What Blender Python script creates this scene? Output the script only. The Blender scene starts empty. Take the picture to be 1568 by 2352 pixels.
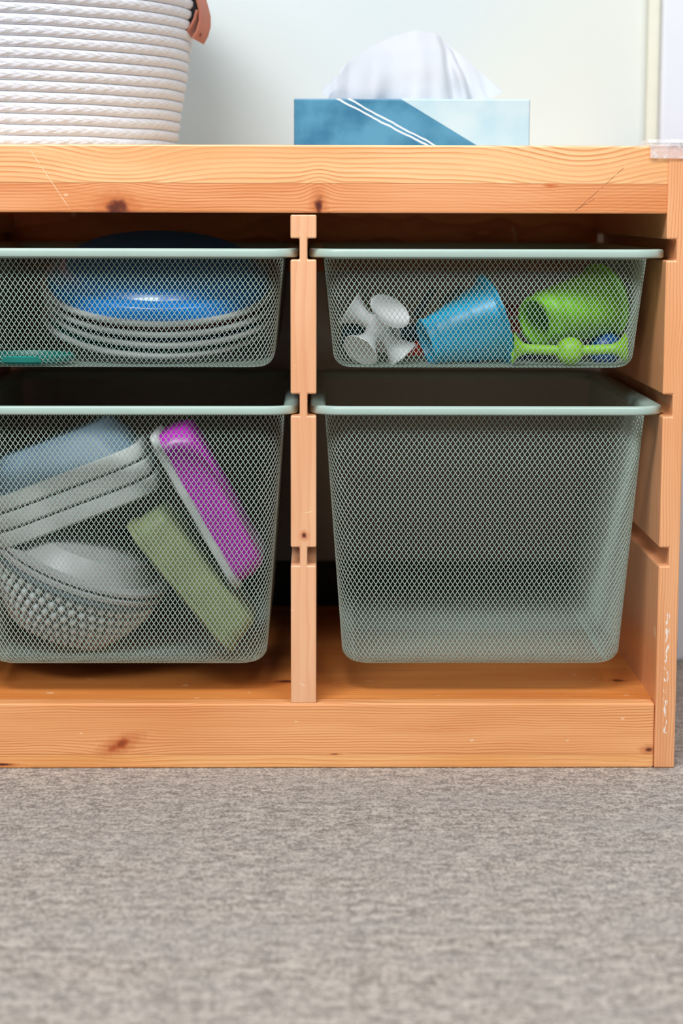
import bpy, bmesh, math, random
import numpy as np
from mathutils import Vector, Matrix, noise as mnoise

D = bpy.data
C = bpy.context.scene.collection
sc = bpy.context.scene
random.seed(7)

# ------------------------------------------------------------------ camera
F_PX = 4789.4
PITCH, YAW, ROLL = .142823, .012518, .002359
CAM = Vector((.02068, -1.70989, .46423))
Fw = Vector((math.sin(YAW)*math.cos(PITCH), math.cos(YAW)*math.cos(PITCH), -math.sin(PITCH)))
Rt = Vector((math.cos(YAW), -math.sin(YAW), 0)); Up = Rt.cross(Fw)
R2 = Rt*math.cos(ROLL)+Up*math.sin(ROLL); U2 = -Rt*math.sin(ROLL)+Up*math.cos(ROLL)
cd = D.cameras.new('camera'); cam = D.objects.new('camera', cd); C.objects.link(cam)
M = Matrix.Identity(4)
for i in range(3):
    M[i][0], M[i][1], M[i][2], M[i][3] = R2[i], U2[i], -Fw[i], CAM[i]
cam.matrix_world = M
cd.sensor_fit = 'VERTICAL'; cd.sensor_height = 36; cd.lens = F_PX/2352*36
cd.clip_start = .05
cd.dof.use_dof = True; cd.dof.focus_distance = 1.725; cd.dof.aperture_fstop = 5.0
sc.camera = cam

def at(px, py, Y):
    "point of the plane y = Y that the photograph shows at pixel (px, py)"
    d = Fw+(px-784)/F_PX*R2-(py-1176)/F_PX*U2
    return CAM+d*((Y-CAM.y)/d.y)

# ------------------------------------------------------------------ world, lights, exposure
sc.view_settings.view_transform = 'Standard'; sc.view_settings.look = 'None'
sc.view_settings.exposure = -0.07; sc.view_settings.gamma = 1; sc.view_settings.use_curve_mapping = False
w = D.worlds.new('world'); sc.world = w; w.use_nodes = True
w.node_tree.nodes['Background'].inputs[0].default_value = (.86, .93, 1, 1)
w.node_tree.nodes['Background'].inputs[1].default_value = .04

def area(name, loc, target, sx, sy, power, col=(1, 1, 1)):
    l = D.lights.new(name, 'AREA'); l.shape = 'RECTANGLE'; l.size = sx; l.size_y = sy
    l.energy = power; l.color = col
    o = D.objects.new(name, l); C.objects.link(o); o.location = loc
    o.rotation_euler = (Vector(target)-Vector(loc)).to_track_quat('-Z', 'Y').to_euler()
    return o
area('ceiling_panel_light', (-.55, -1.75, 2.45), (0, .05, .3), 1.2, .6, 80, (.95, .98, 1))
area('ceiling_panel_light', (.95, -1.65, 2.45), (0, .05, .3), 1.2, .6, 40, (.95, .98, 1))
area('window_light', (-1.4, -2.3, 2.2), (0, 0, .35), 1.3, 1.0, 19, (.88, .95, 1))

# ------------------------------------------------------------------ helpers
def lin(c):
    return tuple((v/255/12.92 if v <= 10 else ((v/255+.055)/1.055)**2.4) for v in c)+(1,)

class E:
    "tiny wrapper: arithmetic on shader sockets"
    def __init__(s, nt, sock): s.nt, s.s = nt, sock
    def _m(s, op, *a):
        n = s.nt.nodes.new('ShaderNodeMath'); n.operation = op
        for i, v in enumerate((s,)+a):
            if isinstance(v, E): s.nt.links.new(v.s, n.inputs[i])
            else: n.inputs[i].default_value = float(v)
        return E(s.nt, n.outputs[0])
    def __add__(s, o): return s._m('ADD', o)
    __radd__ = __add__
    def __sub__(s, o): return s._m('SUBTRACT', o)
    def __rsub__(s, o): return (s*-1)+o
    def __mul__(s, o): return s._m('MULTIPLY', o)
    __rmul__ = __mul__
    def __truediv__(s, o): return s._m('DIVIDE', o)
    def f(s, op, *a): return s._m(op, *a)
    def sm(s, a, b):
        n = s.nt.nodes.new('ShaderNodeMapRange'); n.interpolation_type = 'SMOOTHSTEP'
        s.nt.links.new(s.s, n.inputs[0]); n.inputs[1].default_value = a; n.inputs[2].default_value = b
        return E(s.nt, n.outputs[0])

class Mat:
    def __init__(s, name, base=(200, 200, 200), rough=.5, **kw):
        s.m = D.materials.new(name); s.m.use_nodes = True; s.nt = s.m.node_tree
        s.b = s.nt.nodes['Principled BSDF']
        s.b.inputs['Base Color'].default_value = lin(base); s.b.inputs['Roughness'].default_value = rough
        for k, v in kw.items():
            s.b.inputs[k.replace('_', ' ')].default_value = v
    def xyz(s, kind='Object'):
        t = s.nt.nodes.new('ShaderNodeTexCoord'); sp = s.nt.nodes.new('ShaderNodeSeparateXYZ')
        s.nt.links.new(t.outputs[kind], sp.inputs[0])
        return [E(s.nt, o) for o in sp.outputs]
    def vec(s, x, y, z):
        n = s.nt.nodes.new('ShaderNodeCombineXYZ')
        for i, v in enumerate((x, y, z)):
            if isinstance(v, E): s.nt.links.new(v.s, n.inputs[i])
            else: n.inputs[i].default_value = v
        return n.outputs[0]
    def noise(s, v, scale=1, detail=3, rough=.5):
        n = s.nt.nodes.new('ShaderNodeTexNoise'); n.inputs['Scale'].default_value = scale
        n.inputs['Detail'].default_value = detail; n.inputs['Roughness'].default_value = rough
        s.nt.links.new(v, n.inputs['Vector']); return E(s.nt, n.outputs['Fac'])
    def mix(s, fac, a, b):
        n = s.nt.nodes.new('ShaderNodeMix'); n.data_type = 'RGBA'
        if isinstance(fac, E): s.nt.links.new(fac.f('MINIMUM', 1).s, n.inputs[0])
        else: n.inputs[0].default_value = fac
        for i, v in ((6, a), (7, b)):
            if isinstance(v, tuple): n.inputs[i].default_value = lin(v)
            else: s.nt.links.new(v, n.inputs[i])
        return n.outputs[2]
    def color(s, sock): s.nt.links.new(sock, s.b.inputs['Base Color'])
    def bump(s, h, dist=.001, strength=1):
        n = s.nt.nodes.new('ShaderNodeBump'); n.inputs['Distance'].default_value = dist
        n.inputs['Strength'].default_value = strength
        s.nt.links.new(h.s, n.inputs['Height']); s.nt.links.new(n.outputs[0], s.b.inputs['Normal'])

def plain(name, base, rough=.45, var=.06, **kw):
    "one-coloured plastic or paint with a faint procedural unevenness"
    m = Mat(name, base, rough, **kw); x, y, z = m.xyz()
    n = m.noise(m.vec(x, y, z), 60, 3)
    dk = tuple(int(c*(1-var*2)) for c in base)
    m.color(m.mix(n, dk, tuple(min(255, int(c*(1+var*.6))) for c in base)))
    return m.m

def link(name, me, mat, parent=None, loc=None):
    o = D.objects.new(name, me); C.objects.link(o)
    if mat: me.materials.append(mat)
    if parent: o.parent = parent
    if loc is not None: o.location = loc
    return o
def bm_obj(name, bm, mat, parent=None, smooth=False, loc=None):
    bmesh.ops.recalc_face_normals(bm, faces=bm.faces)
    me = D.meshes.new(name); bm.to_mesh(me); bm.free()
    if smooth:
        for p in me.polygons: p.use_smooth = True
    return link(name, me, mat, parent, loc)
def bevel(o, wd, seg=2, ang=40):
    m = o.modifiers.new('bevel', 'BEVEL'); m.width = wd; m.segments = seg
    m.limit_method = 'ANGLE'; m.angle_limit = math.radians(ang); m.harden_normals = False
    return o
def autosmooth(o, deg=35):
    me = o.data
    for p in me.polygons: p.use_smooth = True
    bm = bmesh.new(); bm.from_mesh(me)
    for e in bm.edges:
        if len(e.link_faces) == 2 and e.calc_face_angle(0) > math.radians(deg): e.smooth = False
    bm.to_mesh(me); bm.free(); return o
def box(bm, x0, x1, y0, y1, z0, z1):
    v = [bm.verts.new(p) for p in ((x0,y0,z0),(x1,y0,z0),(x1,y1,z0),(x0,y1,z0),(x0,y0,z1),(x1,y0,z1),(x1,y1,z1),(x0,y1,z1))]
    for f in ((0,3,2,1),(4,5,6,7),(0,1,5,4),(1,2,6,5),(2,3,7,6),(3,0,4,7)): bm.faces.new([v[i] for i in f])
def boxo(name, dims, mat, parent=None, bev=0, seg=2):
    bm = bmesh.new(); box(bm, *dims); o = bm_obj(name, bm, mat, parent)
    if bev: bevel(o, bev, seg)
    return o
def prism(bm, pts, y0, y1):
    "outline in x/z extruded along y"
    a = [bm.verts.new((x, y0, z)) for x, z in pts]; b = [bm.verts.new((x, y1, z)) for x, z in pts]
    bm.faces.new(a); bm.faces.new(b[::-1]); n = len(pts)
    for i in range(n): bm.faces.new((a[i], b[i], b[(i+1) % n], a[(i+1) % n]))
def thing(name, label, cat, loc=(0, 0, 0), group=None):
    o = D.objects.new(name, None); C.objects.link(o); o.location = loc; o.empty_display_size = .03
    return tag(o, label, cat, group)
def tag(o, label, cat, group=None):
    o['label'] = label; o['category'] = cat
    if group: o['group'] = group
    return o
def struct(o): o['kind'] = 'structure'; return o
def frame_mat(axis, origin=(0, 0, 0), spin=0):
    "matrix whose z axis is axis"
    return Matrix.Translation(Vector(origin)) @ Vector(axis).normalized().to_track_quat('Z', 'Y').to_matrix().to_4x4() @ Matrix.Rotation(spin, 4, 'Z')
def lathe(bm, prof, mtx=None, seg=40, closed=False, fn=None):
    rings = []
    for r, h in prof:
        if r < 1e-6:
            p = Vector((0, 0, h)); rings.append([bm.verts.new(mtx @ p if mtx else p)])
        else:
            ring = []
            for k in range(seg):
                a = 2*math.pi*k/seg; rr = r*(fn(a, h) if fn else 1)
                p = Vector((rr*math.cos(a), rr*math.sin(a), h)); ring.append(bm.verts.new(mtx @ p if mtx else p))
            rings.append(ring)
    pairs = list(zip(rings, rings[1:]))
    if closed: pairs.append((rings[-1], rings[0]))
    for A, B in pairs:
        if len(A) == 1 and len(B) == 1: continue
        for k in range(seg):
            k2 = (k+1) % seg
            if len(A) == 1: bm.faces.new((A[0], B[k], B[k2]))
            elif len(B) == 1: bm.faces.new((A[k], A[k2], B[0]))
            else: bm.faces.new((A[k], A[k2], B[k2], B[k]))
def rrect(hw, hd, r, n=6):
    r = min(r, hw*.98, hd*.98); out = []
    for cx, cy, a0 in ((hw-r, hd-r, 0), (-hw+r, hd-r, 90), (-hw+r, -hd+r, 180), (hw-r, -hd+r, 270)):
        for k in range(n+1):
            a = math.radians(a0+90*k/n); out.append((cx+r*math.cos(a), cy+r*math.sin(a)))
    return out
def loft(bm, secs, mtx=None, n=6, capa=True, capb=True, closed=False):
    "secs: (hw, hd, r, z)"
    rings = []
    for hw, hd, r, z in secs:
        rings.append([bm.verts.new((mtx @ Vector((x, y, z))) if mtx else (x, y, z)) for x, y in rrect(hw, hd, r, n)])
    pr = list(zip(rings, rings[1:]))
    if closed: pr.append((rings[-1], rings[0]))
    for A, B in pr:
        for k in range(len(A)):
            k2 = (k+1) % len(A); bm.faces.new((A[k], A[k2], B[k2], B[k]))
    if not closed:
        if capa: bm.faces.new(rings[0])
        if capb: bm.faces.new(rings[-1])

# ------------------------------------------------------------------ materials
def wood(name, along, across, light=(250, 196, 142), line=(214, 134, 78), freq=300, knots=(), swoops=(), waves=.004,
         seams=(), boards=None, paint=(), scratches=(), lstr=.85, seed=0):
    """pine: rings are contour lines of the across coordinate, bent by knots and swoops.
    knots: (L, A, rL, rA); swoops: (L, amplitude, width); boards: list of (A_split, light2, line2, freq2) below the split"""
    m = Mat(name, light, .42); m.b.inputs['Coat Weight'].default_value = .12; m.b.inputs['Coat Roughness'].default_value = .3
    ax = m.xyz(); L = ax['xyz'.index(along)]; A = ax['xyz'.index(across)]; T = ax[({0, 1, 2}-{'xyz'.index(along), 'xyz'.index(across)}).pop()]
    def field(fq, sw, sd):
        h = A
        for l0, amp, wd in sw:
            g = ((L-l0)/wd); h = h+(g*g*-1).f('EXPONENT')*amp
        for l0, a0, rl, ra in [k_[:4] for k_ in knots]:
            g = (L-l0)/(rl*2.6); k = (A-a0)/(ra*2.4)
            h = h-(A-a0)*((g*g+k*k)*-1).f('EXPONENT')*.62
        nz = m.noise(m.vec(L*1.0, A*3, T*2+sd), 9, 2)
        h = h+(nz-.5)*waves*2.2+T*.25
        fine = m.noise(m.vec(L*8, A*120, T*60), 3, 2)
        fr = (h*fq+(fine-.5)*.35).f('FRACT')
        ring = (fr.sm(.35, .93)*(1-fr.sm(.93, 1.0)))
        slow = m.noise(m.vec(L*5, h*60, sd), 1.0, 2)
        return ring*(slow.sm(.3, .62)*.65+.35), h
    r1, h1 = field(freq, swoops, seed+1.3)
    strk = m.noise(m.vec(L*6, h1*420, T*30), 1, 3)
    tone = m.noise(m.vec(L*4, A*22, seed*1.0), 1, 2)
    dk = tuple(int(c*k) for c, k in zip(light, (.93, .84, .74)))
    c = m.mix(tone.sm(.35, .7)*.8, light, dk)
    c = m.mix(r1*lstr, c, line)
    if boards:
        a_s, l2, n2, f2 = boards
        r2, h2 = field(f2, [], seed+5.1)
        c2 = m.mix(tone.sm(.3, .65), l2, tuple(int(v*k) for v, k in zip(l2, (.94, .86, .76))))
        c2 = m.mix(r2*lstr, c2, n2)
        c = m.mix(A.f('LESS_THAN', a_s), c, c2)
        c = m.mix((A-a_s).f('ABSOLUTE').f('LESS_THAN', .0004)*.5, c, (150, 84, 44))
    c = m.mix(strk.sm(.45, .8)*.28, c, line)
    for kn in knots:
        l0, a0, rl, ra = kn[:4]; kc = kn[4] if len(kn) > 4 else (96, 34, 20); tl = kn[5] if len(kn) > 5 else 0.
        g = (L-l0)/rl; k = (A-a0-(L-l0)*tl)/ra; q = (g*g+k*k).f('SQRT')
        w_ = m.noise(m.vec(L*1, A*1, 3.3), 160, 3)
        q = q+(w_-.5)*1.3
        c = m.mix((1-q.sm(.8, 2.4))*.55, c, (196, 104, 52))
        c = m.mix((1-q.sm(.35, 1.1))*.92, c, kc)
        c = m.mix((1-q.sm(.0, .5))*.5, c, tuple(int(v*.55) for v in kc))
    for s in seams:
        c = m.mix((A-s).f('ABSOLUTE').f('LESS_THAN', .0004)*.6, c, (120, 62, 28))
    for (l0, a0, l1, a1, cc) in scratches:
        dl, da = l1-l0, a1-a0; ln = math.hypot(dl, da)
        t = ((L-l0)*dl+(A-a0)*da)/(ln*ln); d = ((L-l0)*da-(A-a0)*dl)/ln
        inside = (t-.5).f('ABSOLUTE').f('LESS_THAN', .5)
        br = m.noise(m.vec(L*1, A*1, 1.7), 200, 1).sm(.35, .5)
        c = m.mix((1-d.f('ABSOLUTE').sm(.0001, .00035))*inside*br*.8, c, cc)
    for (l0, l1, a0, a1) in paint:
        p = m.noise(m.vec(L*150, A*520, 0), 1, 3).sm(.54, .6)
        inside = (L-(l0+l1)/2).f('ABSOLUTE').f('LESS_THAN', abs(l1-l0)/2)*(A-(a0+a1)/2).f('ABSOLUTE').f('LESS_THAN', abs(a1-a0)/2)
        c = m.mix(p*inside*.9, c, (244, 240, 236))
    # small pale dents and worn specks
    sp = m.noise(m.vec(L*70, A*110, T*40+seed), 1, 1).sm(.76, .79)
    c = m.mix(sp*.45, c, (255, 222, 184))
    m.color(c); m.bump(r1*-.6+strk*.5, .0002, .5)
    return m.m

GREEN = plain('sage_green_enamel', (172, 194, 184), .32, .02)
WALL = Mat('painted_wall', (226, 231, 228), .75)
_x, _y, _z = WALL.xyz(); _n = WALL.noise(WALL.vec(_x, _y, _z), 2.2, 2)
WALL.color(WALL.mix(_n.sm(.3, .7), (206, 216, 221), (216, 219, 212)))
WALL.bump(WALL.noise(WALL.vec(_x, _y, _z), 300, 2), .0002, .3)
WHITE_TRIM = plain('white_gloss_trim', (228, 230, 238), .4, .01)
CREAM_STRIP = plain('cream_strip', (222, 220, 204), .6, .02)
BASE_M = plain('dark_vinyl_base', (34, 38, 46), .5, .08)

CARPET = Mat('taupe_carpet', (150, 140, 132), .95)
_x, _y, _z = CARPET.xyz()
v1 = CARPET.noise(CARPET.vec(_x*430, _y*230, 0), 1, 3, .6)
v2 = CARPET.noise(CARPET.vec(_x*170, _y*130, 3), 1, 3, .6)
v3 = CARPET.noise(CARPET.vec(_x*7, _y*16, 5), 1, 3, .6)
v4 = CARPET.noise(CARPET.vec(_x*50, _y*100, 9), 1, 2, .6)
hh = v1*.42+v2*.3+v4*.28
cc = CARPET.mix(hh.sm(.38, .63), (104, 92, 84), (196, 183, 171))
cc = CARPET.mix(v3.sm(.3, .7)*.3, cc, (152, 147, 144))
sp_ = CARPET.noise(CARPET.vec(_x*70, _y*70, 1), 1, 1).sm(.75, .79)
cc = CARPET.mix(sp_*.55, cc, (70, 62, 58))
CARPET.color(cc); CARPET.bump(v1*.6+v2*.6+v4*.3, .003, .8)
CARPET.b.inputs['Sheen Weight'].default_value = .2

# ------------------------------------------------------------------ setting
bm = bmesh.new(); box(bm, -2.6, 2.2, -3.4, .47, -.05, 0); struct(bm_obj('floor', bm, CARPET.m))
bm = bmesh.new(); box(bm, -2.6, 2.2, .45, .57, 0, 2.5); struct(bm_obj('wall_back', bm, WALL.m))
bm = bmesh.new()

box(bm, -2.6, .355, .4465, .45, 0, .102); box(bm, -2.6, .355, .443, .45, 0, .006)
struct(bevel(bm_obj('baseboard_back', bm, BASE_M), .001))
struct(boxo('trim_1', (.3684, .452, .424, .45, 0, 2.1), WHITE_TRIM, bev=.003))
struct(boxo('edge_strip', (.3556, .3684, .438, .45, 0, 2.112), CREAM_STRIP, bev=.002))  # narrow cream strip along the left side of the white casing
struct(boxo('door_1', (.452, 1.25, .434, .448, .008, 2.06), WHITE_TRIM, bev=.002))

# ------------------------------------------------------------------ pine storage frame
XP = .3062                                     # inner face of right side panel
FR = thing('storage_frame', 'low orange pine storage bench frame with slotted uprights, on the carpet', 'storage unit', (0, 0, 0))
K = lambda px, py: (at(px, py, 0).x, at(px, py, 0).z)
topw = wood('pine_top_rail', 'x', 'z', (252, 200, 146), (214, 132, 72), 250,
            knots=[K(268, 476)+(.0105, .0080), K(732, 474)+(.0044, .0090), K(1262, 426)+(.0035, .0012, (206, 110, 56))],
            swoops=[(K(262, 0)[0], .0125, .042), (K(1345, 0)[0], .0135, .048), (-.45, .01, .05)], waves=.003,
            boards=(.4873, (238, 168, 116), (200, 112, 62), 420),
            scratches=[K(1322, 484)+K(1432, 386)+((120, 70, 40),), K(70, 345)+K(160, 480)+((255, 226, 190),), K(1366, 456)+K(1320, 484)+((130, 78, 48),)], seed=1)
botw = wood('pine_bottom_rail', 'x', 'z', (246, 178, 120), (206, 118, 62), 430,
            knots=[K(276, 1710)+(.0110, .0050, (176, 78, 32), .35), K(1488, 1722)+(.0042, .0026), K(768, 1732)+(.004, .0006), K(8, 1756)+(.009, .0012)],
            waves=.0035, boards=(.0122, (250, 190, 128), (222, 142, 78), 260), seed=2, lstr=.8)
shw = wood('pine_shelf', 'x', 'y', (232, 150, 78), (196, 106, 44), 210,
           knots=[(at(640, 1603, .012).x, .0115, .012, .0035), (at(655, 1538, .06).x, .085, .012, .006),
                  (at(1432, 1540, .06).x, .088, .007, .005), (at(1437, 1595, .02).x+.018, .0145, .004, .002)], waves=.008, seams=(.018, .075, .13, .2, .27, .34), seed=3)
panw = wood('pine_top_panel', 'x', 'y', (246, 220, 186), (214, 170, 128), 210, waves=.008, seed=8)
divw = wood('pine_divider', 'z', 'x', (240, 184, 142), (222, 152, 106), 130, knots=[(.1985, .0112, .0028, .0022)], waves=.006, seed=4, lstr=.4,
            scratches=[(.056+.017, .008, .056+.0145, .0118, (255, 236, 210)), (.135, .0008, .136, .0026, (255, 226, 190)), (.2175, .011, .2185, .018, (255, 228, 196)), (.31, .013, .3125, .017, (255, 228, 196))])
sidew = wood('pine_side_panel', 'z', 'x', (242, 178, 128), (214, 138, 90), 420, waves=.004, seed=5, lstr=.7,
             swoops=[(.345, .002, .02)], paint=[(.445, .512, .3196, .3222), (.03, .135, .3128, .3166)])
# the rails: two laminated boards each read as one piece
rail = boxo('top_rail', (-.591, XP+.0006, 0, .021, .4635, .518), topw, FR, .0014, 2)
boxo('top_panel', (-.591, XP, .021, .44, .498, .5175), panw, FR)

boxo('back_rail', (-.591, XP, .42, .44, .405, .498), shw, FR)  # rail extended downward to keep the space above the bins dark
bm = bmesh.new()
box(bm, -.591, XP-.0003, 0, .018, 0, .0558)
bevel(bm_obj('bottom_rail', bm, botw, FR), .0018, 3)
boxo('bottom_shelf', (-.591, XP, .018, .44, .037, .0555), shw, FR)
boxo('shelf_batten', (-.591, XP, .41, .43, 0, .037), botw, FR)
GR = [(.1730, .1884), (.2980, .3162), (.4258, .4430)]
def upright(xa, xb, left, right, z0, z1, dg=.0070):
    "outline of a post with grooves; left / right tell which sides are slotted"
    pts = [(xa, z0), (xb, z0)]
    if right:
        for a, b in GR: pts += [(xb, a), (xb-dg, a), (xb-dg, b), (xb, b)]
    pts += [(xb, z1), (xa, z1)]
    if left:
        for a, b in GR[::-1]: pts += [(xa, b), (xa+dg, b), (xa+dg, a), (xa, a)]
    return pts
for x0 in (0, -.306):
    bm = bmesh.new(); prism(bm, [(x+x0, z) for x, z in upright(0, .0213, True, True, .0556, .4622, .0074)], .0012, .44)
    bevel(bm_obj('divider', bm, divw, FR), .0012, 2)
bm = bmesh.new(); prism(bm, upright(XP, .3237, True, False, 0, .5182, .0082), -.0006, .44)
bevel(bm_obj('side_panel', bm, sidew, FR), .0014, 2)
bm = bmesh.new(); prism(bm, upright(-.6085, -.591, False, True, 0, .518, .0082), -.0006, .44)
bevel(bm_obj('side_panel', bm, sidew, FR), .0014, 2)

# ------------------------------------------------------------------ mesh bins
def ring_pts(us, hw, hd, r):
    "points and normals of a rounded rectangle at parameters us in [0,1), starting mid-front, by arc length"
    a, b, q = 2*(hw-r), 2*(hd-r), math.pi/2*r
    tot = 2*a+2*b+4*q; s = (us*tot+a/2) % tot     # start of front edge
    P = np.zeros((len(us), 2)); N = np.zeros((len(us), 2))
    segs = [(a, 'l', (-hw+r, -hd), (1, 0), (0, -1)), (q, 'c', (hw-r, -hd+r), -90), (b, 'l', (hw, -hd+r), (0, 1), (1, 0)), (q, 'c', (hw-r, hd-r), 0),
            (a, 'l', (hw-r, hd), (-1, 0), (0, 1)), (q, 'c', (-hw+r, hd-r), 90), (b, 'l', (-hw, hd-r), (0, -1), (-1, 0)), (q, 'c', (-hw+r, -hd+r), 180)]
    s0 = 0
    for sg in segs:
        mk = (s >= s0) & (s < s0+sg[0]+1e-12); t = s[mk]-s0
        if sg[1] == 'l':
            P[mk] = np.array(sg[2])+t[:, None]*np.array(sg[3]); N[mk] = sg[4]
        else:
            an = np.radians(sg[3])+t/max(r, 1e-9); d = np.stack([np.cos(an), np.sin(an)], 1)
            P[mk] = np.array(sg[2])+r*d; N[mk] = d
        s0 += sg[0]
    return P, N
def mesh_body(hw0, hd0, r0, H, hw1, hd1, rf=.012, pitch=.00435, row=.0031, sw=.00027, st=.00020):
    "expanded-metal tub, origin at the centre of the rim plane; every strand is a real four-sided bar"
    per = 2*(2*(hw0-r0))+2*(2*(hd0-r0))+2*math.pi*r0
    Ncol = int(round(per/pitch))
    prof = []                                        # (t_taper, inset, z, nz)
    slant = math.hypot(H-rf, hw0-hw1); n1 = int(round(slant/row))
    for j in range(n1+1):
        t = j/n1; prof.append((t, 0, -(H-rf)*t, 0))
    n2 = max(4, int(round(rf*1.57/row)))
    for j in range(1, n2+1):
        a = math.pi/2*j/n2; prof.append((1, rf*(1-math.cos(a)), -(H-rf)-rf*math.sin(a), -math.sin(a)))
    V, NR = [], []
    for j, (t, ins, z, nz) in enumerate(prof):
        us = ((np.arange(Ncol)+.5*(j % 2))/Ncol) % 1
        hw = hw0+(hw1-hw0)*t-ins; hd = hd0+(hd1-hd0)*t-ins; r = max(r0-ins, .004)
        P, N = ring_pts(us, hw, hd, r)
        V.append(np.c_[P, np.full(Ncol, z)]); c = math.sqrt(max(0, 1-nz*nz)); NR.append(np.c_[N*c, np.full(Ncol, nz)])
    V = np.concatenate(V); NR = np.concatenate(NR); Ed = []
    idx = np.arange(Ncol)
    for j in range(len(prof)-1):
        b0, b1 = j*Ncol, (j+1)*Ncol
        k = (idx-1) % Ncol if j % 2 == 0 else (idx+1) % Ncol
        Ed.append(np.c_[b0+idx, b1+idx]); Ed.append(np.c_[b0+idx, b1+k])
    # bottom sheet
    zf = -H; hwf, hdf, rr = hw1-rf, hd1-rf, max(r0-rf, .004)
    nx, ny = int(2*hwf/pitch), int(2*hdf/row)
    base = len(V); fv, fid = [], {}
    for j in range(-1, ny+2):
        for i in range(-1, nx+2):
            x = -hwf+(i+.5*(j % 2))*pitch; y = -hdf+j*row
            qx, qy = max(abs(x)-(hwf-rr), 0), max(abs(y)-(hdf-rr), 0)
            if abs(x) <= hwf+.002 and abs(y) <= hdf+.002 and math.hypot(qx, qy) <= rr+.002:
                fid[(i, j)] = base+len(fv); fv.append((x, y, zf))
    fe = []
    for (i, j), a in fid.items():
        for di in ((0, -1) if j % 2 == 0 else (0, 1)):
            b = fid.get((i+di, j+1))
            if b is not None: fe.append((a, b))
    V = np.concatenate([V, np.array(fv)]); NR = np.concatenate([NR, np.tile([0, 0, -1.], (len(fv), 1))])
    Ed = np.concatenate(Ed+[np.array(fe)])
    A, B = V[Ed[:, 0]], V[Ed[:, 1]]; n = NR[Ed[:, 0]]+NR[Ed[:, 1]]; n /= np.linalg.norm(n, axis=1)[:, None]
    t = B-A; t /= np.linalg.norm(t, axis=1)[:, None]; s = np.cross(t, n); s /= np.linalg.norm(s, axis=1)[:, None]; n = np.cross(s, t)
    A = A-t*.0002; B = B+t*.0002
    off = [s*sw+n*st, -s*sw+n*st, -s*sw-n*st, s*sw-n*st]
    verts = np.stack([A+o for o in off]+[B+o for o in off], 1).reshape(-1, 3)
    m = len(Ed); q = np.array([[0, 1, 5, 4], [1, 2, 6, 5], [2, 3, 7, 6], [3, 0, 4, 7]])
    faces = (q[None]+8*np.arange(m)[:, None, None]).reshape(-1)
    me = D.meshes.new('mesh_body'); nf = m*4
    me.vertices.add(len(verts)); me.vertices.foreach_set('co', verts.reshape(-1).astype(np.float32))
    me.loops.add(nf*4); me.loops.foreach_set('vertex_index', faces.astype(np.int32))
    me.polygons.add(nf); me.polygons.foreach_set('loop_start', (np.arange(nf)*4).astype(np.int32))
    me.polygons.foreach_set('loop_total', np.full(nf, 4, np.int32)); me.update(calc_edges=True)
    return me
def rim_mesh(hw, hd, r):
    "rolled flat rim, z = 0 at its underside"
    prof = [(0, .0014), (0, .0058), (.0006, .0068), (.0018, .0073), (.0045, .0074), (.0105, .0062), (.0128, .0040), (.0134, -.001), (.0126, -.001), (.0118, .0036), (.0100, .0050), (.0045, .0060), (.0030, .0052), (.0026, .0002), (.0012, .0001), (.0004, .0005)]
    bm = bmesh.new(); loft(bm, [(hw-o, hd-o, r-o*.8, z) for o, z in prof], n=10, closed=True)
    return bm
HW, HD, RC = .1467, .209, .027
def make_bin(kind, label):
    H, hw1, hd1 = (.0915, .1262, .1870) if kind == 'shallow' else (.2165, .1192, .1800)
    t = thing('mesh_bin', label, 'storage bin', (0, 0, 0), 'green wire mesh bins slotted in the pine frame')
    o = bm_obj('rim', rim_mesh(HW, HD, RC), GREEN, t); autosmooth(o, 50)
    link('mesh_body', mesh_body(HW-.0124, HD-.0124, RC-.002, H, hw1, hd1), GREEN, t, (0, 0, 0))
    return t
def dup(root, loc, label):
    r = root.copy(); C.objects.link(r); r.location = loc; r['label'] = label
    for ch in root.children:
        c = ch.copy(); C.objects.link(c); c.parent = r
    return r
ZU, ZL = .4273, .2985
XR, XL = .1622, -.1402
YB = .0005+HD
b1 = make_bin('shallow', 'shallow sage green mesh bin with blue and green cups, right of the divider'); b1.location = (XR-.0005, YB, ZU)
b2 = make_bin('deep', 'deep empty sage green wire mesh bin, lower bin right of the divider'); b2.location = (XR+.0006, YB, ZL)
dup(b1, (XL, YB, ZU), 'shallow sage green wire mesh bin holding stacked grey-rimmed bowls, upper left')
dup(b2, (XL, YB, ZL), 'deep sage green wire mesh bin packed with plastic containers, lower left')

# ------------------------------------------------------------------ toys in the upper right bin
W_SIL = plain('white_silicone', (236, 236, 238), .5, .02, Subsurface_Weight=0.0)
LIME = plain('lime_green_silicone', (150, 222, 30), .42, .05)
LIME2 = plain('lime_green_plastic', (124, 208, 28), .38, .05)
CYAN = plain('sky_blue_plastic', (0, 174, 226), .36, .05)
BLUE = plain('royal_blue_silicone', (16, 92, 176), .3, .05)
NAVY = plain('navy_silicone', (10, 52, 92), .4, .06)
RED = plain('red_silicone', (214, 40, 22), .4, .06)
DRED = plain('dark_red_silicone', (150, 16, 24), .4, .06)
SLATE = plain('slate_grey_plastic', (92, 96, 122), .45, .05)
def cup_prof(l0, L, rc, rn=.0035, depth=.006, th=.0014):
    "neck flaring into a suction cup that opens at h = L"
    pr = [(rn, l0)]
    for k in range(1, 9):
        s = k/8; pr.append((rn+(rc-rn)*s**2.1, l0+(L-l0)*(.25+.75*s)))
    pr += [(rc-.0003, L+.0007), (rc-th, L+.0004)]
    for k in range(1, 6):
        s = k/5; pr.append(((rc-th)*(1-s), L-depth*(1-(1-s)**2)))
    return pr
def suction_arm(bm, o, d, L, rc, rn=.0045, l0=.004):
    lathe(bm, [(0, l0-.001)]+cup_prof(l0, L, rc, rn), frame_mat(d, o), 28)
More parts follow.
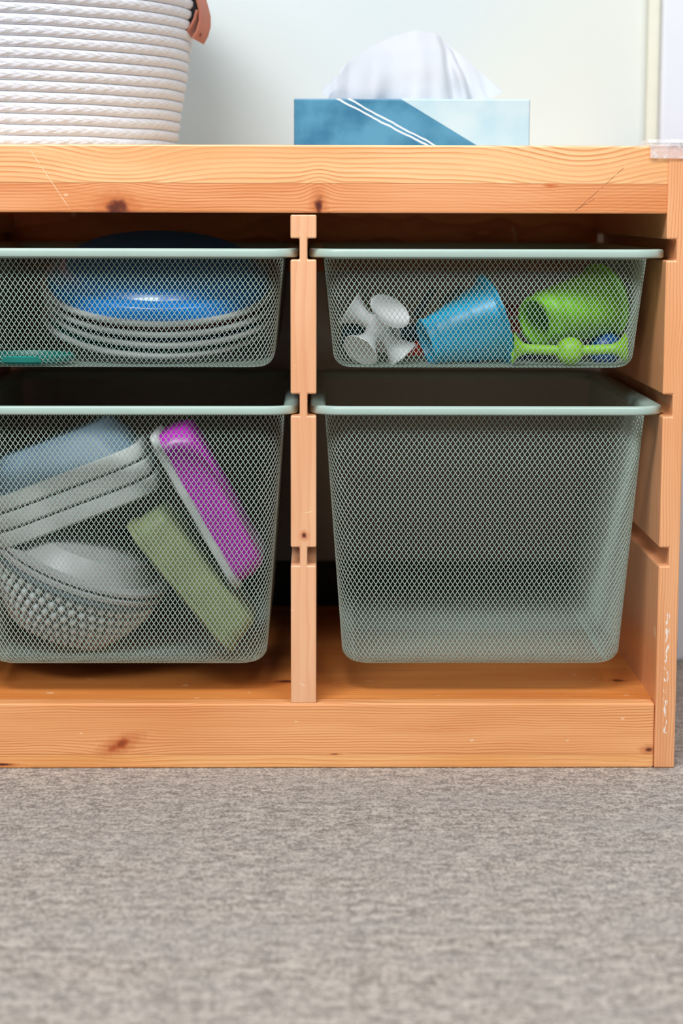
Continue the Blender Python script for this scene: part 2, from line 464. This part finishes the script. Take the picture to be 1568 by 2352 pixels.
# white toy with five cups
c0 = at(868, 752, .075)
t = thing('suction_toy', 'white rubber toy with five suction cups, left end of the upper right bin', 'toy', c0)
bm = bmesh.new(); bmesh.ops.create_uvsphere(bm, u_segments=24, v_segments=16, radius=.0112)
bmesh.ops.scale(bm, vec=(1, .9, 1.12), verts=bm.verts); bm_obj('hub', bm, W_SIL, t, True)
for d, L, rc in (((-.80, .05, .52), .0295, .0165), ((.42, -.52, .62), .021, .0190), ((-.52, -.62, -.62), .030, .0165), ((.66, .05, -.74), .0315, .0150), ((.2, .9, -.3), .028, .0150)):
    bm = bmesh.new(); suction_arm(bm, (0, 0, 0), d, L, rc, .0066, .003); autosmooth(bm_obj('suction_cup', bm, W_SIL, t), 50)
# stacking cups
def flare_cup(name, label, mat, small, wide, prof, seg=48, body='cup_body'):
    a = Vector(small); ax = (Vector(wide)-a); t = thing(name, label, 'toy cup', a)
    bm = bmesh.new(); lathe(bm, prof, frame_mat(ax, (0, 0, 0)), seg, closed=True); autosmooth(bm_obj(body, bm, mat, t), 30)
    return t, frame_mat(ax, (0, 0, 0)), ax.length
def cupprof(L, rf, rb, rw, rl, nrib=1):
    """flange radius rf at h=0, body from rb to rw, lip rl at h=L"""
    pr = [(rf*.86, -.0002), (rf, 0), (rf, .0014), (rb*.93, .0075), (rb*.98, .0085)]
    h0, h1 = .0095, L-.004
    for k in range(0, 25):
        s = k/24; r = rb+(rw-rb)*s
        if k in (3, 4): r -= .0008
        if k in (12, 13): r -= .0007
        if k in (20,): r += .0004
        pr.append((r, h0+(h1-h0)*s))
    pr += [(rl-.001, L-.0022), (rl, L-.0014), (rl, L), (rl-.0012, L)]
    for k in range(0, 9):
        s = k/8; pr.append((rw-.002+(rb-rw)*s, L-.003+(.012-L+.003)*s))
    pr += [(rb*.80, .008), (rf*.84, .0015)]
    return pr
flare_cup('ribbed_cup', 'sky blue ribbed plastic cup lying on its side, wide rim to the right', CYAN, at(977, 787, .078), at(1139, 733, .092), cupprof(.0645, .0208, .0212, .0345, .0405))
gt, gm, gl = flare_cup('ribbed_cup', 'lime green ribbed plastic cup lying on its side over a blue ball', LIME2, at(1228, 738, .070), at(1397, 689, .116), cupprof(.078, .0215, .0235, .0295, .0335))
# lime double-ended suction stick with a ball in the middle
p0, p1 = at(1178, 800, .052), at(1437, 800, .050); mid = at(1309, 806, .051); ax = (p1-p0)
t = thing('suction_stick', 'lime green suction stick with a ball in its middle, below the green cup', 'toy', mid)
bm = bmesh.new(); bmesh.ops.create_uvsphere(bm, u_segments=28, v_segments=18, radius=.0118); bm_obj('ball', bm, LIME, t, True)
for s, e in ((-1, p0), (1, p1)):
    d = (e-mid); bm = bmesh.new(); L = d.length
    pr = [(0, .009), (.0044, .009), (.0042, L-.014)]+[(.0042+(.0142-.0042)*(k/7)**2, L-.013+.013*k/7) for k in range(1, 8)]
    pr += [(.0130, L+.0003)]+[(.0130*(1-k/5), L-.005*(1-(1-k/5)**2)) for k in range(1, 6)]
    lathe(bm, pr, frame_mat(d, (0, 0, 0)), 28); autosmooth(bm_obj('suction_cup', bm, LIME, t), 50)
# blue ball toy with a short neck and cup
c0 = at(1388, 801, .10)
t = thing('ball_toy', 'royal blue ball shaped suction toy behind the right end of the lime stick', 'toy', c0)
bm = bmesh.new(); bmesh.ops.create_uvsphere(bm, u_segments=28, v_segments=18, radius=.0152); bm_obj('ball', bm, BLUE, t, True)
bm = bmesh.new(); suction_arm(bm, (0, 0, 0), (.3, .9, .1), .034, .013, .005, .012); autosmooth(bm_obj('suction_cup', bm, BLUE, t), 50)
def stick(name, label, mat, a, b, r, rc=None, cups=(1, 1)):
    a, b = Vector(a), Vector(b); L = (b-a).length; t = thing(name, label, 'toy', (a+b)/2)
    bm = bmesh.new(); n = 10; pr = [(0, -L/2+.004)]
    for k in range(n*4+1):
        h = -L/2+.004+(L-.008)*k/(n*4); pr.append((r*(1+.06*math.cos(k*math.pi/2)), h))
    pr.append((0, L/2-.004)); lathe(bm, pr, frame_mat(b-a, (0, 0, 0)), 24); autosmooth(bm_obj('rod', bm, mat, t), 60)
    for s, on in ((-1, cups[0]), (1, cups[1])):
        if on:
            bm = bmesh.new(); lathe(bm, [(0, L/2-.016)]+cup_prof(L/2-.014, L/2, rc or r*2, r), frame_mat((b-a)*s, (0, 0, 0)), 24); autosmooth(bm_obj('suction_cup', bm, mat, t), 50)
    return t
stick('toy_stick', 'dark red rubber stick lying behind the two cups, the higher of two', DRED, at(1085, 713, .175), at(1300, 711, .185), .0058, cups=(0, 0))
stick('toy_stick', 'bright red rubber stick behind the two cups, below the dark red one', RED, at(1095, 748, .150), at(1310, 752, .160), .0052, cups=(0, 0))
stick('toy_stick', 'red rubber stick on the bin floor, between the white toy and the blue cup', RED, at(885, 802, .112), at(1010, 800, .118), .0060, cups=(0, 0))
stick('suction_stick', 'navy suction stick lying behind the white suction toy', NAVY, at(786, 762, .125), at(965, 766, .125), .0072, .0125)
stick('suction_stick', 'thin slate grey stick leaning up behind the sky blue cup', SLATE, at(948, 735, .135), at(1000, 655, .150), .0030, .005, (0, 0))
stick('suction_stick', 'thin slate grey stick peeking out above the sky blue cup', SLATE, at(1005, 700, .150), at(1070, 655, .150), .0034, .0055, (0, 0))
stick('suction_stick', 'small blue suction stick under the wide rim of the sky blue cup', BLUE, at(1086, 822, .088), at(1112, 800, .125), .0040, .0070)
stick('suction_stick', 'navy suction stick on the bin floor, behind the left end of the lime stick', NAVY, at(1130, 808, .115), at(1262, 806, .125), .0085, .0115)

# ------------------------------------------------------------------ plates in the upper left bin
GREY = plain('grey_silicone_rim', (176, 178, 176), .5, .04)
P_BLUE = plain('bowl_blue', (0, 128, 218), .28, .05, Coat_Weight=.3)
P_RED = plain('plate_maroon', (130, 24, 46), .4, .05)
P_NAVY = plain('plate_navy', (24, 50, 110), .4, .05)
P_TEAL = plain('plate_teal', (20, 130, 120), .4, .05)
P_SLATE = plain('plate_slate', (60, 84, 100), .4, .05)
low = at(350, 747, .052)                                   # front edge of the top plate's rim
tilt = math.radians(18); Rp = .1035
nrm = Vector((.030, -math.sin(tilt), math.cos(tilt))).normalized()
xd = Vector((1, 0, -.03)).normalized(); yd = nrm.cross(xd)
ctr = low+yd*Rp
rot = Matrix((xd, yd, nrm)).transposed().to_4x4()
for k, (mt, lab) in enumerate(((P_BLUE, 'upturned bright blue bowl with a grey rim, topmost of the bowl stack'),
                               (P_RED, 'grey-rimmed maroon bowl directly under the topmost blue bowl'),
                               (P_NAVY, 'grey-rimmed navy bowl, third from the top of the bowl stack'),
                               (P_TEAL, 'grey-rimmed teal bowl, bottom one of the bowl stack'))):
    t = thing('bowl', lab, 'bowl', ctr-nrm*(.0096*k)+xd*(.002*((k*7) % 3-1)), 'stack of grey-rimmed bowls in the upper left bin')
    t.rotation_euler = rot.to_euler()
    q = 1-.035*k
    pr = [(.1010, .0004), (.0985*q, .0022), (.0965*q, .0110), (.0945*q, .0128), (.0880*q, .0140), (.0862*q, .0156), (.0835*q, .0195), (.0800*q, .0220), (0, .0226),
          (0, .0206), (.0785*q, .0202), (.0812*q, .0186), (.0845*q, .0128), (.0925*q, .0112), (.0945*q, .0090), (.0960*q, .0010), (.0985, -.0010)]
    bm = bmesh.new(); lathe(bm, pr, seg=72)
    autosmooth(bm_obj('bowl_body', bm, mt, t), 40)
    bm = bmesh.new(); lathe(bm, [(Rp-.0022+.0034*math.cos(a), .0002+.0027*math.sin(a)) for a in [2*math.pi*i/12 for i in range(12)]], seg=90, closed=True)
    bm_obj('rim', bm, GREY, t, True)
t = thing('lid', 'teal plastic lid lying flat on the bin floor left of the stacked bowls', 'lid', at(62, 806, .060))
bm = bmesh.new(); lathe(bm, [(0, 0), (.036, 0), (.039, .002), (.040, .006), (.038, .007), (.036, .0035), (0, .003)], seg=48)
o = autosmooth(bm_obj('lid_disc', bm, P_TEAL, t), 40); t.location.z = .3385

# ------------------------------------------------------------------ containers in the lower left bin
def frosted(name, base, rough=.35, tr=.35):
    m = Mat(name, base, rough); m.b.inputs['Transmission Weight'].default_value = tr; m.b.inputs['IOR'].default_value = 1.3
    x, y, z = m.xyz(); n = m.noise(m.vec(x, y, z), 40, 3); m.color(m.mix(n.sm(.3, .7), tuple(int(c*.9) for c in base), base))
    return m.m
FROST = frosted('frosted_clear_plastic', (206, 209, 206), .35, .15)
FROSTB = frosted('frosted_bluish_plastic', (104, 128, 146), .4, .2)
FROSTG = frosted('frosted_green_plastic', (146, 156, 104), .4, .15)
MAG = plain('magenta_plastic', (172, 34, 170), .32, .06)
STUDW = plain('grey_plastic', (104, 114, 120), .5, .04)
STUDL = plain('pale_grey_plastic', (206, 212, 212), .4, .04)
LIDG = plain('warm_grey_lid', (172, 170, 170), .35, .03)
def tilted(name, label, cat, c, long_dir, ang_y=0, group=None):
    "local x runs along long_dir (in the picture plane), local z is the stacking direction"
    X = Vector(long_dir).normalized(); Yv = Vector((0, 1, 0)); Z = X.cross(Yv).normalized(); Yv = Z.cross(X)
    t = thing(name, label, cat, c, group); mt = Matrix((X, Yv, Z)).transposed().to_4x4() @ Matrix.Rotation(ang_y, 4, 'X')
    t.rotation_euler = mt.to_euler(); return t
def tub(t, hw, hd, r, H, mat, rimmat, rim=.004, flare=.008, base='tub_body', rimn='rim', up=1, rh=.004):
    "open tub standing towards -z*up, rim at z = 0"
    o = [(hw, hd, r, 0), (hw-flare*.5, hd-flare*.5, r, -H*.5), (hw-flare, hd-flare, r, -H+.006), (hw-flare-.002, hd-flare-.002, r, -H+.002), (hw-flare-.006, hd-flare-.006, r*.9, -H)]
    i = [(hw-flare-.007, hd-flare-.007, r*.9, -H+.0015), (hw-flare-.0015, hd-flare-.0015, r*.95, -H+.007), (hw-.0016, hd-.0016, r, 0)]
    bm = bmesh.new(); loft(bm, [(a, b, c, z*up) for a, b, c, z in o+i], n=6, closed=False, capa=False, capb=False)
    # close bottom inner/outer and rim
    bm.verts.ensure_lookup_table(); n = 28; R = [bm.verts[k*n:(k+1)*n] for k in range(8)]
    for f in list(bm.faces):
        pass
    bm.free(); bm = bmesh.new()
    loft(bm, [(a, b, c, z*up) for a, b, c, z in o], n=6, capa=False, capb=True)
    loft(bm, [(a, b, c, z*up) for a, b, c, z in i], n=6, capa=True, capb=False)
    autosmooth(bm_obj(base, bm, mat, t), 50)
    bm = bmesh.new()
    loft(bm, [(hw-.002, hd-.002, r, .0012), (hw+rim*.5, hd+rim*.5, r+rim*.8, .0014), (hw+rim*.9, hd+rim*.9, r+rim, .0002), (hw+rim, hd+rim, r+rim, -rh*.4), (hw+rim*.85, hd+rim*.85, r+rim, -rh*.85), (hw+rim*.4, hd+rim*.4, r+rim, -rh), (hw+rim*.2, hd+rim*.2, r+rim, -rh+.001), (hw-.002, hd-.002, r, -.0002)], n=8, closed=True)
    autosmooth(bm_obj(rimn, bm, rimmat, t), 40)
# nested frosted tubs lying upside down on a slope (bottoms point up-left)
ld = (.93, 0, .355)
mids = [(180, 1150), (168, 1112), (156, 1074)]
for k in range(3):
    c = at(mids[k][0], mids[k][1], .115)
    t = tilted('food_tub', ('frosted clear plastic tub upside down, lowest rim of three nested tubs', 'frosted clear plastic tub upside down, middle of three nested tubs',
                            'bluish frosted plastic tub upside down, top of three nested tubs by the bin rim')[k], 'tub', c, ld, 0, 'three nested tubs in the lower left bin')
    tub(t, .0700-.002*k, .056, .024, .030, (FROST, FROST, FROSTB)[k], FROST, .006, .012, up=-1, rh=.0125)
# magenta container with a clear lid, leaning steeply
c = at(490, 1142, .090)
dv = Vector((205, 0, -372)).normalized()
t = tilted('food_container', 'magenta plastic container with a clear lid leaning in the lower left bin', 'container', c, dv)
bm = bmesh.new(); loft(bm, [(.064, .044, .012, .0145), (.068, .048, .016, .0115), (.0715, .051, .018, 0), (.0715, .051, .018, -.0125)], n=8)
autosmooth(bm_obj('container_body', bm, MAG, t), 40)
bm = bmesh.new(); loft(bm, [(.0735, .053, .019, -.0115), (.0752, .0545, .020, -.0125), (.0752, .0545, .020, -.0175), (.0735, .053, .019, -.0188), (.066, .046, .016, -.0180)], n=8)
autosmooth(bm_obj('lid', bm, FROST, t), 40)
# pale green container, leaning below it
c = at(447, 1312, .085)
t = tilted('food_container', 'pale olive green plastic container leaning below the magenta container', 'container', c, Vector((225, 0, -275)))
bm = bmesh.new(); loft(bm, [(.060, .040, .012, .0175), (.064, .044, .014, .0150), (.067, .047, .016, .002), (.0672, .0472, .016, -.006), (.0695, .0495, .018, -.0065), (.0695, .0495, .018, -.0095), (.067, .047, .016, -.0100), (.062, .042, .014, -.0175)], n=8)
autosmooth(bm_obj('container_body', bm, FROSTG, t), 40)
bm = bmesh.new(); loft(bm, [(.0697, .0497, .018, -.0098), (.0708, .0508, .019, -.0102), (.0708, .0508, .019, -.0140), (.0690, .049, .018, -.0150)], n=8)
autosmooth(bm_obj('lid', bm, FROSTG, t), 40)
# studded bowl with a smooth lid
c = at(183, 1300, .112); nb = Vector((.35, -.12, .93)).normalized()
t = thing('studded_bowl', 'pale grey plastic bowl covered in round studs, bottom of the lower left bin', 'bowl', c)
t.rotation_euler = frame_mat(nb).to_euler()
Rb = .0755
bm = bmesh.new()
pr = [(Rb+.003, 0), (Rb+.003, -.005), (Rb-.003, -.006)]
def bowl_r(s): return Rb*(.955-.42*s**1.7)
for k in range(1, 9):
    s = k/8; pr.append((bowl_r(s), -.006-.054*s))
pr += [(0, -.0605)]
lathe(bm, pr, seg=64)
autosmooth(bm_obj('bowl_body', bm, STUDW, t), 60)
bm = bmesh.new()
for row in range(6):
    s = .08+.165*row; r = bowl_r(s); h = -.006-.054*s; n = 48
    for k in range(n):
        a = 2*math.pi*(k+.5*(row % 2))/n
        mt = Matrix.Translation((r*math.cos(a), r*math.sin(a), h)) @ Matrix.Rotation(a, 4, 'Z') @ Matrix.Diagonal((.0042, .0036*r/Rb, .0044, 1))
        bmesh.ops.create_icosphere(bm, subdivisions=2, radius=1, matrix=mt)
autosmooth(bm_obj('studs', bm, STUDL, t), 60)
bm = bmesh.new(); lathe(bm, [(Rb+.004, .0005), (Rb+.0045, .004), (Rb, .0055), (Rb-.006, .006), (Rb*.86, .014), (Rb*.72, .026), (Rb*.5, .031), (Rb*.2, .033), (0, .033)], seg=64)
autosmooth(bm_obj('lid', bm, LIDG, t), 30)
bm = bmesh.new(); lathe(bm, [(Rb+.0005, .0068), (Rb+.0035, .0075), (Rb+.0035, .0105), (Rb-.001, .0112), (Rb*.9, .0116), (Rb*.9, .0108), (Rb-.002, .0072)], seg=64, closed=True)
autosmooth(bm_obj('lid_ridge', bm, LIDG, t), 30)
c = at(235, 1228, .20)
t = tilted('food_tub', 'dark bluish plastic tub wedged behind the studded bowl and its lid', 'tub', c, (1, 0, -.12))
tub(t, .050, .035, .014, .030, FROSTB, FROSTB, .003, .006)

# ------------------------------------------------------------------ white rope basket
ROPE = Mat('white_cotton_rope', (240, 239, 243), .9)
tc = ROPE.nt.nodes.new('ShaderNodeUVMap'); sp = ROPE.nt.nodes.new('ShaderNodeSeparateXYZ'); ROPE.nt.links.new(tc.outputs[0], sp.inputs[0])
u, v = E(ROPE.nt, sp.outputs[0]), E(ROPE.nt, sp.outputs[1])
jit = ROPE.noise(ROPE.vec(u*60, v*3, 0), 1, 2)
fv = v.f('FRACT')
zig = (fv-.5).f('ABSOLUTE')*1.6                              # herringbone of the braid
br = ((u*95+zig+(jit-.5)*.5).f('FRACT')-.5).f('ABSOLUTE')*2
cross = ((u*48-v*.5+(jit-.5)*.3).f('FRACT')-.5).f('ABSOLUTE')*2
fuzz = ROPE.noise(ROPE.vec(u*900, v*9, 0), 1, 3, .7)
ROPE.bump(br*.45+cross*.3+fuzz*.45, .0013, .9)
gap = (fv-.5).f('ABSOLUTE').sm(.44, .5)
ROPE.color(ROPE.mix(fuzz.sm(.25, .7), (218, 221, 231), (232, 234, 241)))
LEATHER = plain('tan_leather', (196, 122, 98), .55, .08)
RIV = plain('copper_rivet', (150, 84, 70), .35, .04, Metallic=.6)
NEAR_BLACK = plain('near_black', (22, 16, 15), .7, .08)
BC = Vector((-.2920, .222, .518)); pitch = .00885; R0 = .185; slope = .161
bk = thing('rope_basket', 'white coiled cotton rope basket with leather tab handle standing on the bench, left', 'basket', BC)
bm = bmesh.new(); uvl = bm.loops.layers.uv.new('UVMap'); seg = 160; ncourse = 24; sub = 7
rows = []
for c_ in range(ncourse):
    for k in range(sub):
        s = k/sub; h = (c_+s)*pitch; r = R0+slope*h-.0024+.0026*math.sin(math.pi*s)**.45
        rows.append((r, h, c_+s))
rows.append((R0+slope*ncourse*pitch-.003, ncourse*pitch, ncourse))
def bpt(r, h, a):
    wob = 1+.0022*mnoise.noise(Vector((math.cos(a)*2.2, math.sin(a)*2.2, h*40)))
    hz = h+.0006*mnoise.noise(Vector((math.cos(a)*3, math.sin(a)*3, h*9+4)))
    return Vector((r*wob*math.cos(a), r*wob*math.sin(a), max(hz, 0)))
vs = [[bm.verts.new(bpt(r, h, 2*math.pi*j/seg)) for j in range(seg)] for r, h, _ in rows]
for i in range(len(rows)-1):
    for j in range(seg):
        f = bm.faces.new((vs[i][j], vs[i][(j+1) % seg], vs[i+1][(j+1) % seg], vs[i+1][j])); f.smooth = True
        for lp, (uu, vv) in zip(f.loops, ((j/seg, rows[i][2]), ((j+1)/seg, rows[i][2]), ((j+1)/seg, rows[i+1][2]), (j/seg, rows[i+1][2]))):
            lp[uvl].uv = (uu, vv)
inn = [[bm.verts.new((r*math.cos(2*math.pi*j/seg), r*math.sin(2*math.pi*j/seg), h)) for j in range(seg)] for r, h in ((R0+slope*ncourse*pitch-.009, ncourse*pitch), (R0-.006, .007))]
for A, B in ((vs[-1], inn[0]), (inn[0], inn[1])):
    for j in range(seg): bm.faces.new((A[j], A[(j+1) % seg], B[(j+1) % seg], B[j]))
bm.faces.new(inn[1]); bm.faces.new(vs[0][::-1])
me = D.meshes.new('basket_body'); bm.to_mesh(me); bm.free(); link('basket_body', me, ROPE.m, bk)
def ribbon(name, pts, Y0, wdir, wid, th, mat, parent):
    "strap following pts (pixels in the plane y = Y0), wid across along wdir"
    P = [at(x, y, Y0)-BC for x, y in pts]; wv = Vector(wdir).normalized()
    bm = bmesh.new(); rings = []
    for i, p in enumerate(P):
        tg = (P[min(i+1, len(P)-1)]-P[max(i-1, 0)]).normalized(); nn = tg.cross(wv).normalized()*th/2
        rings.append([bm.verts.new(p+nn), bm.verts.new(p-nn), bm.verts.new(p-nn+wv*wid), bm.verts.new(p+nn+wv*wid)])
    for A, B in zip(rings, rings[1:]):
        for k in range(4): bm.faces.new((A[k], A[(k+1) % 4], B[(k+1) % 4], B[k]))
    bm.faces.new(rings[0]); bm.faces.new(rings[-1][::-1])
    o = bm_obj(name, bm, mat, parent); s_ = bevel(o, .0003, 2); return autosmooth(o, 40)
hs = ribbon('handle_strap', [(436, -60), (446, -20), (453, 5), (458, 25), (458, 48), (452, 70), (442, 88)], .190, (.42, .9, -.18), .020, .0022, LEATHER, bk)
ribbon('handle_strap', [(451, 22), (446, 42), (436, 62), (423, 80)], .188, (.30, .95, 0), .018, .0020, LEATHER, bk)
ribbon('handle_dark_strip', [(440, -40), (444, 0), (443, 25), (437, 45), (430, 66), (424, 80)], .192, (.2, .97, 0), .024, .0052, NEAR_BLACK, bk)  # near-black strip filling the gap between basket and leather strap

bm = bmesh.new(); lathe(bm, [(0, .0012), (.0016, .0010), (.0024, 0), (.0024, -.001), (0, -.001)], frame_mat((.9, -.42, .1), (0, 0, 0)), 20)
rv = bm_obj('rivet', bm, RIV, hs, True, loc=at(460, 78, .196)-BC)
# ------------------------------------------------------------------ tissue box
TB = Mat('printed_card', (190, 220, 232), .45); x, y, z = TB.xyz()
# object coordinates: x from the box's left edge, z from its bottom
x0, z0b = .001, .518
def L2(px, py): p = at(px, py, .20); return p.x-x0, p.z-z0b
(ax_, az_), (bx_, bz_) = L2(925, 230), L2(1090, 331)
wob = TB.noise(TB.vec(x*1, y*1, z*1), 45, 2)
side = (x-ax_)-(z-az_)*((bx_-ax_)/(bz_-az_))                # >0 right of the diagonal
wn = TB.noise(TB.vec(x*1, y*1, z*1), 22, 3)
fine = TB.noise(TB.vec(x*1, y*1, z*1), 700, 2)
c1 = TB.mix(wn.sm(.35, .65), (36, 104, 140), (78, 140, 172)); c1 = TB.mix(fine.sm(.5, .8)*.3, c1, (104, 160, 186))
c2 = TB.mix(wn.sm(.3, .7), (170, 200, 214), (192, 210, 218))
c = TB.mix(side.f('GREATER_THAN', 0), c1, c2)
for (pa, pb, wdt) in (((780, 230), (978, 333), .0011), ((806, 230), (996, 333), .0009)):
    (ua, wa), (ub, wb) = L2(*pa), L2(*pb)
    dl = (x-ua)-(z-wa)*((ub-ua)/(wb-wa))+(wob-.5)*.008
    c = TB.mix((1-dl.f('ABSOLUTE').sm(wdt, wdt+.0008)), c, (240, 244, 250))
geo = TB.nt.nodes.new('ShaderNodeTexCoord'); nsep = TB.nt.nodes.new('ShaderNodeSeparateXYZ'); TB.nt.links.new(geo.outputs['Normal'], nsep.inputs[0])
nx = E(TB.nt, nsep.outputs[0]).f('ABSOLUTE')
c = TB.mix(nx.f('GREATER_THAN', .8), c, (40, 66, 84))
TB.color(c)
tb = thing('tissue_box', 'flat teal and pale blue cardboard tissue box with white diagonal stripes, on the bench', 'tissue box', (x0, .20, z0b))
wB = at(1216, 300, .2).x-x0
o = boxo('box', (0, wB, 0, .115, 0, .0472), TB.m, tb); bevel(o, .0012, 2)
TIS = Mat('soft_tissue', (216, 217, 223), .9); TIS.b.inputs['Transmission Weight'].default_value = 0
x, y, z = TIS.xyz(); TIS.bump(TIS.noise(TIS.vec(x, y, z), 400, 2), .0004, .3)
tr = TIS.nt.nodes.new('ShaderNodeBsdfTranslucent'); tr.inputs[0].default_value = (.95, .95, .97, 1)
mx = TIS.nt.nodes.new('ShaderNodeMixShader'); mx.inputs[0].default_value = .35
out = TIS.nt.nodes['Material Output']; TIS.nt.links.new(TIS.b.outputs[0], mx.inputs[1]); TIS.nt.links.new(tr.outputs[0], mx.inputs[2]); TIS.nt.links.new(mx.outputs[0], out.inputs[0])
def interp(pts, s):
    s = max(0, min(.99999, s))*(len(pts)-1); i = int(s); f = s-i
    return tuple(a+(b-a)*f for a, b in zip(pts[i], pts[i+1]))
TO = Vector((x0, .20, z0b))
def sheet(top, bot, nu=70, nv=26, fold=.006, ph=0., bulge=.012):
    "top / bot: lists of (px, py, Y) control points"
    bm = bmesh.new(); g = []
    for i in range(nu+1):
        s = i/nu; T = interp(top, s); B = interp(bot, s); pt, pb = at(*T), at(*B); row = []
        for j in range(nv+1):
            v_ = j/nv; p = pt.lerp(pb, v_)
            amp = fold*(.25+.75*v_)*(1-.5*(2*s-1)**4)
            p.y += amp*(math.sin(s*17+ph+v_*1.3)+.6*math.sin(s*31+ph*2+v_*2.1))-bulge*math.sin(math.pi*v_*.9)
            p += Vector((.0018*mnoise.noise(p*45), .006*mnoise.noise(p*38+Vector((3, 1, 2))), .0020*mnoise.noise(p*50)))*min(1, v_*3+.3)
            p.z = max(p.z, TO.z+.0474) if v_ > .8 else p.z
            row.append(bm.verts.new(p-TO))
        g.append(row)
    for i in range(nu):
        for j in range(nv):
            f = bm.faces.new((g[i][j], g[i+1][j], g[i+1][j+1], g[i][j+1])); f.smooth = True
    return bm
ts = thing('tissue', 'crumpled white paper tissue pulled up out of the box slot', 'tissue', TO)
bm_obj('front_fold', sheet([(775, 178, .26), (800, 140, .262), (850, 108, .262), (905, 82, .262), (955, 70, .262), (1000, 76, .262), (1020, 90, .26), (1040, 120, .258)],
                           [(752, 226, .245), (800, 228, .232), (860, 229, .225), (920, 229, .222), (980, 229, .224), (1030, 229, .23), (1060, 229, .236), (1084, 226, .245)]), TIS.m, ts, True)
bm_obj('corner_fold', sheet([(985, 72, .266), (1000, 78, .268), (1030, 102, .268), (1070, 136, .266), (1112, 172, .262), (1155, 210, .256)],
                            [(1040, 226, .262), (1060, 227, .258), (1085, 228, .252), (1110, 226, .250), (1130, 222, .250), (1156, 211, .254)], 40, 16, .0007, 1.0, .001), TIS.m, ts, True)
bm_obj('corner_fold', sheet([(737, 208, .262), (755, 190, .266), (775, 172, .268), (790, 150, .268), (830, 125, .268)],
                            [(738, 212, .258), (746, 220, .254), (765, 227, .252), (795, 228, .254), (830, 228, .256)], 30, 14, .0010, 2.0, .0015), TIS.m, ts, True)

# ------------------------------------------------------------------ clear corner guard
CL = Mat('clear_plastic', (246, 246, 250), .12)
x, y, z = CL.xyz(); _wr = CL.noise(CL.vec(x, y, z), 160, 3, .7); CL.nt.links.new((_wr.sm(.5, .75)*.55+.26).s, CL.b.inputs['Alpha']); CL.bump(CL.noise(CL.vec(x, y, z), 180, 3), .0012, .7)
g = thing('corner_guard', 'clear crinkled plastic corner guard on the right front corner of the bench top', 'corner guard', (.307, 0, .519))
bm = bmesh.new(); loft(bm, [(.0205, .026, .004, 0), (.0213, .0268, .005, .0012), (.0205, .026, .004, .0040)], Matrix.Translation((.0028, .0225, .0002)), n=5)
autosmooth(bm_obj('top_plate', bm, CL.m, g), 40)
bm = bmesh.new(); box(bm, -.0160, .0200, -.0032, -.0012, -.0112, .0006)
bevel(bm_obj('front_plate', bm, CL.m, g), .0008, 2)
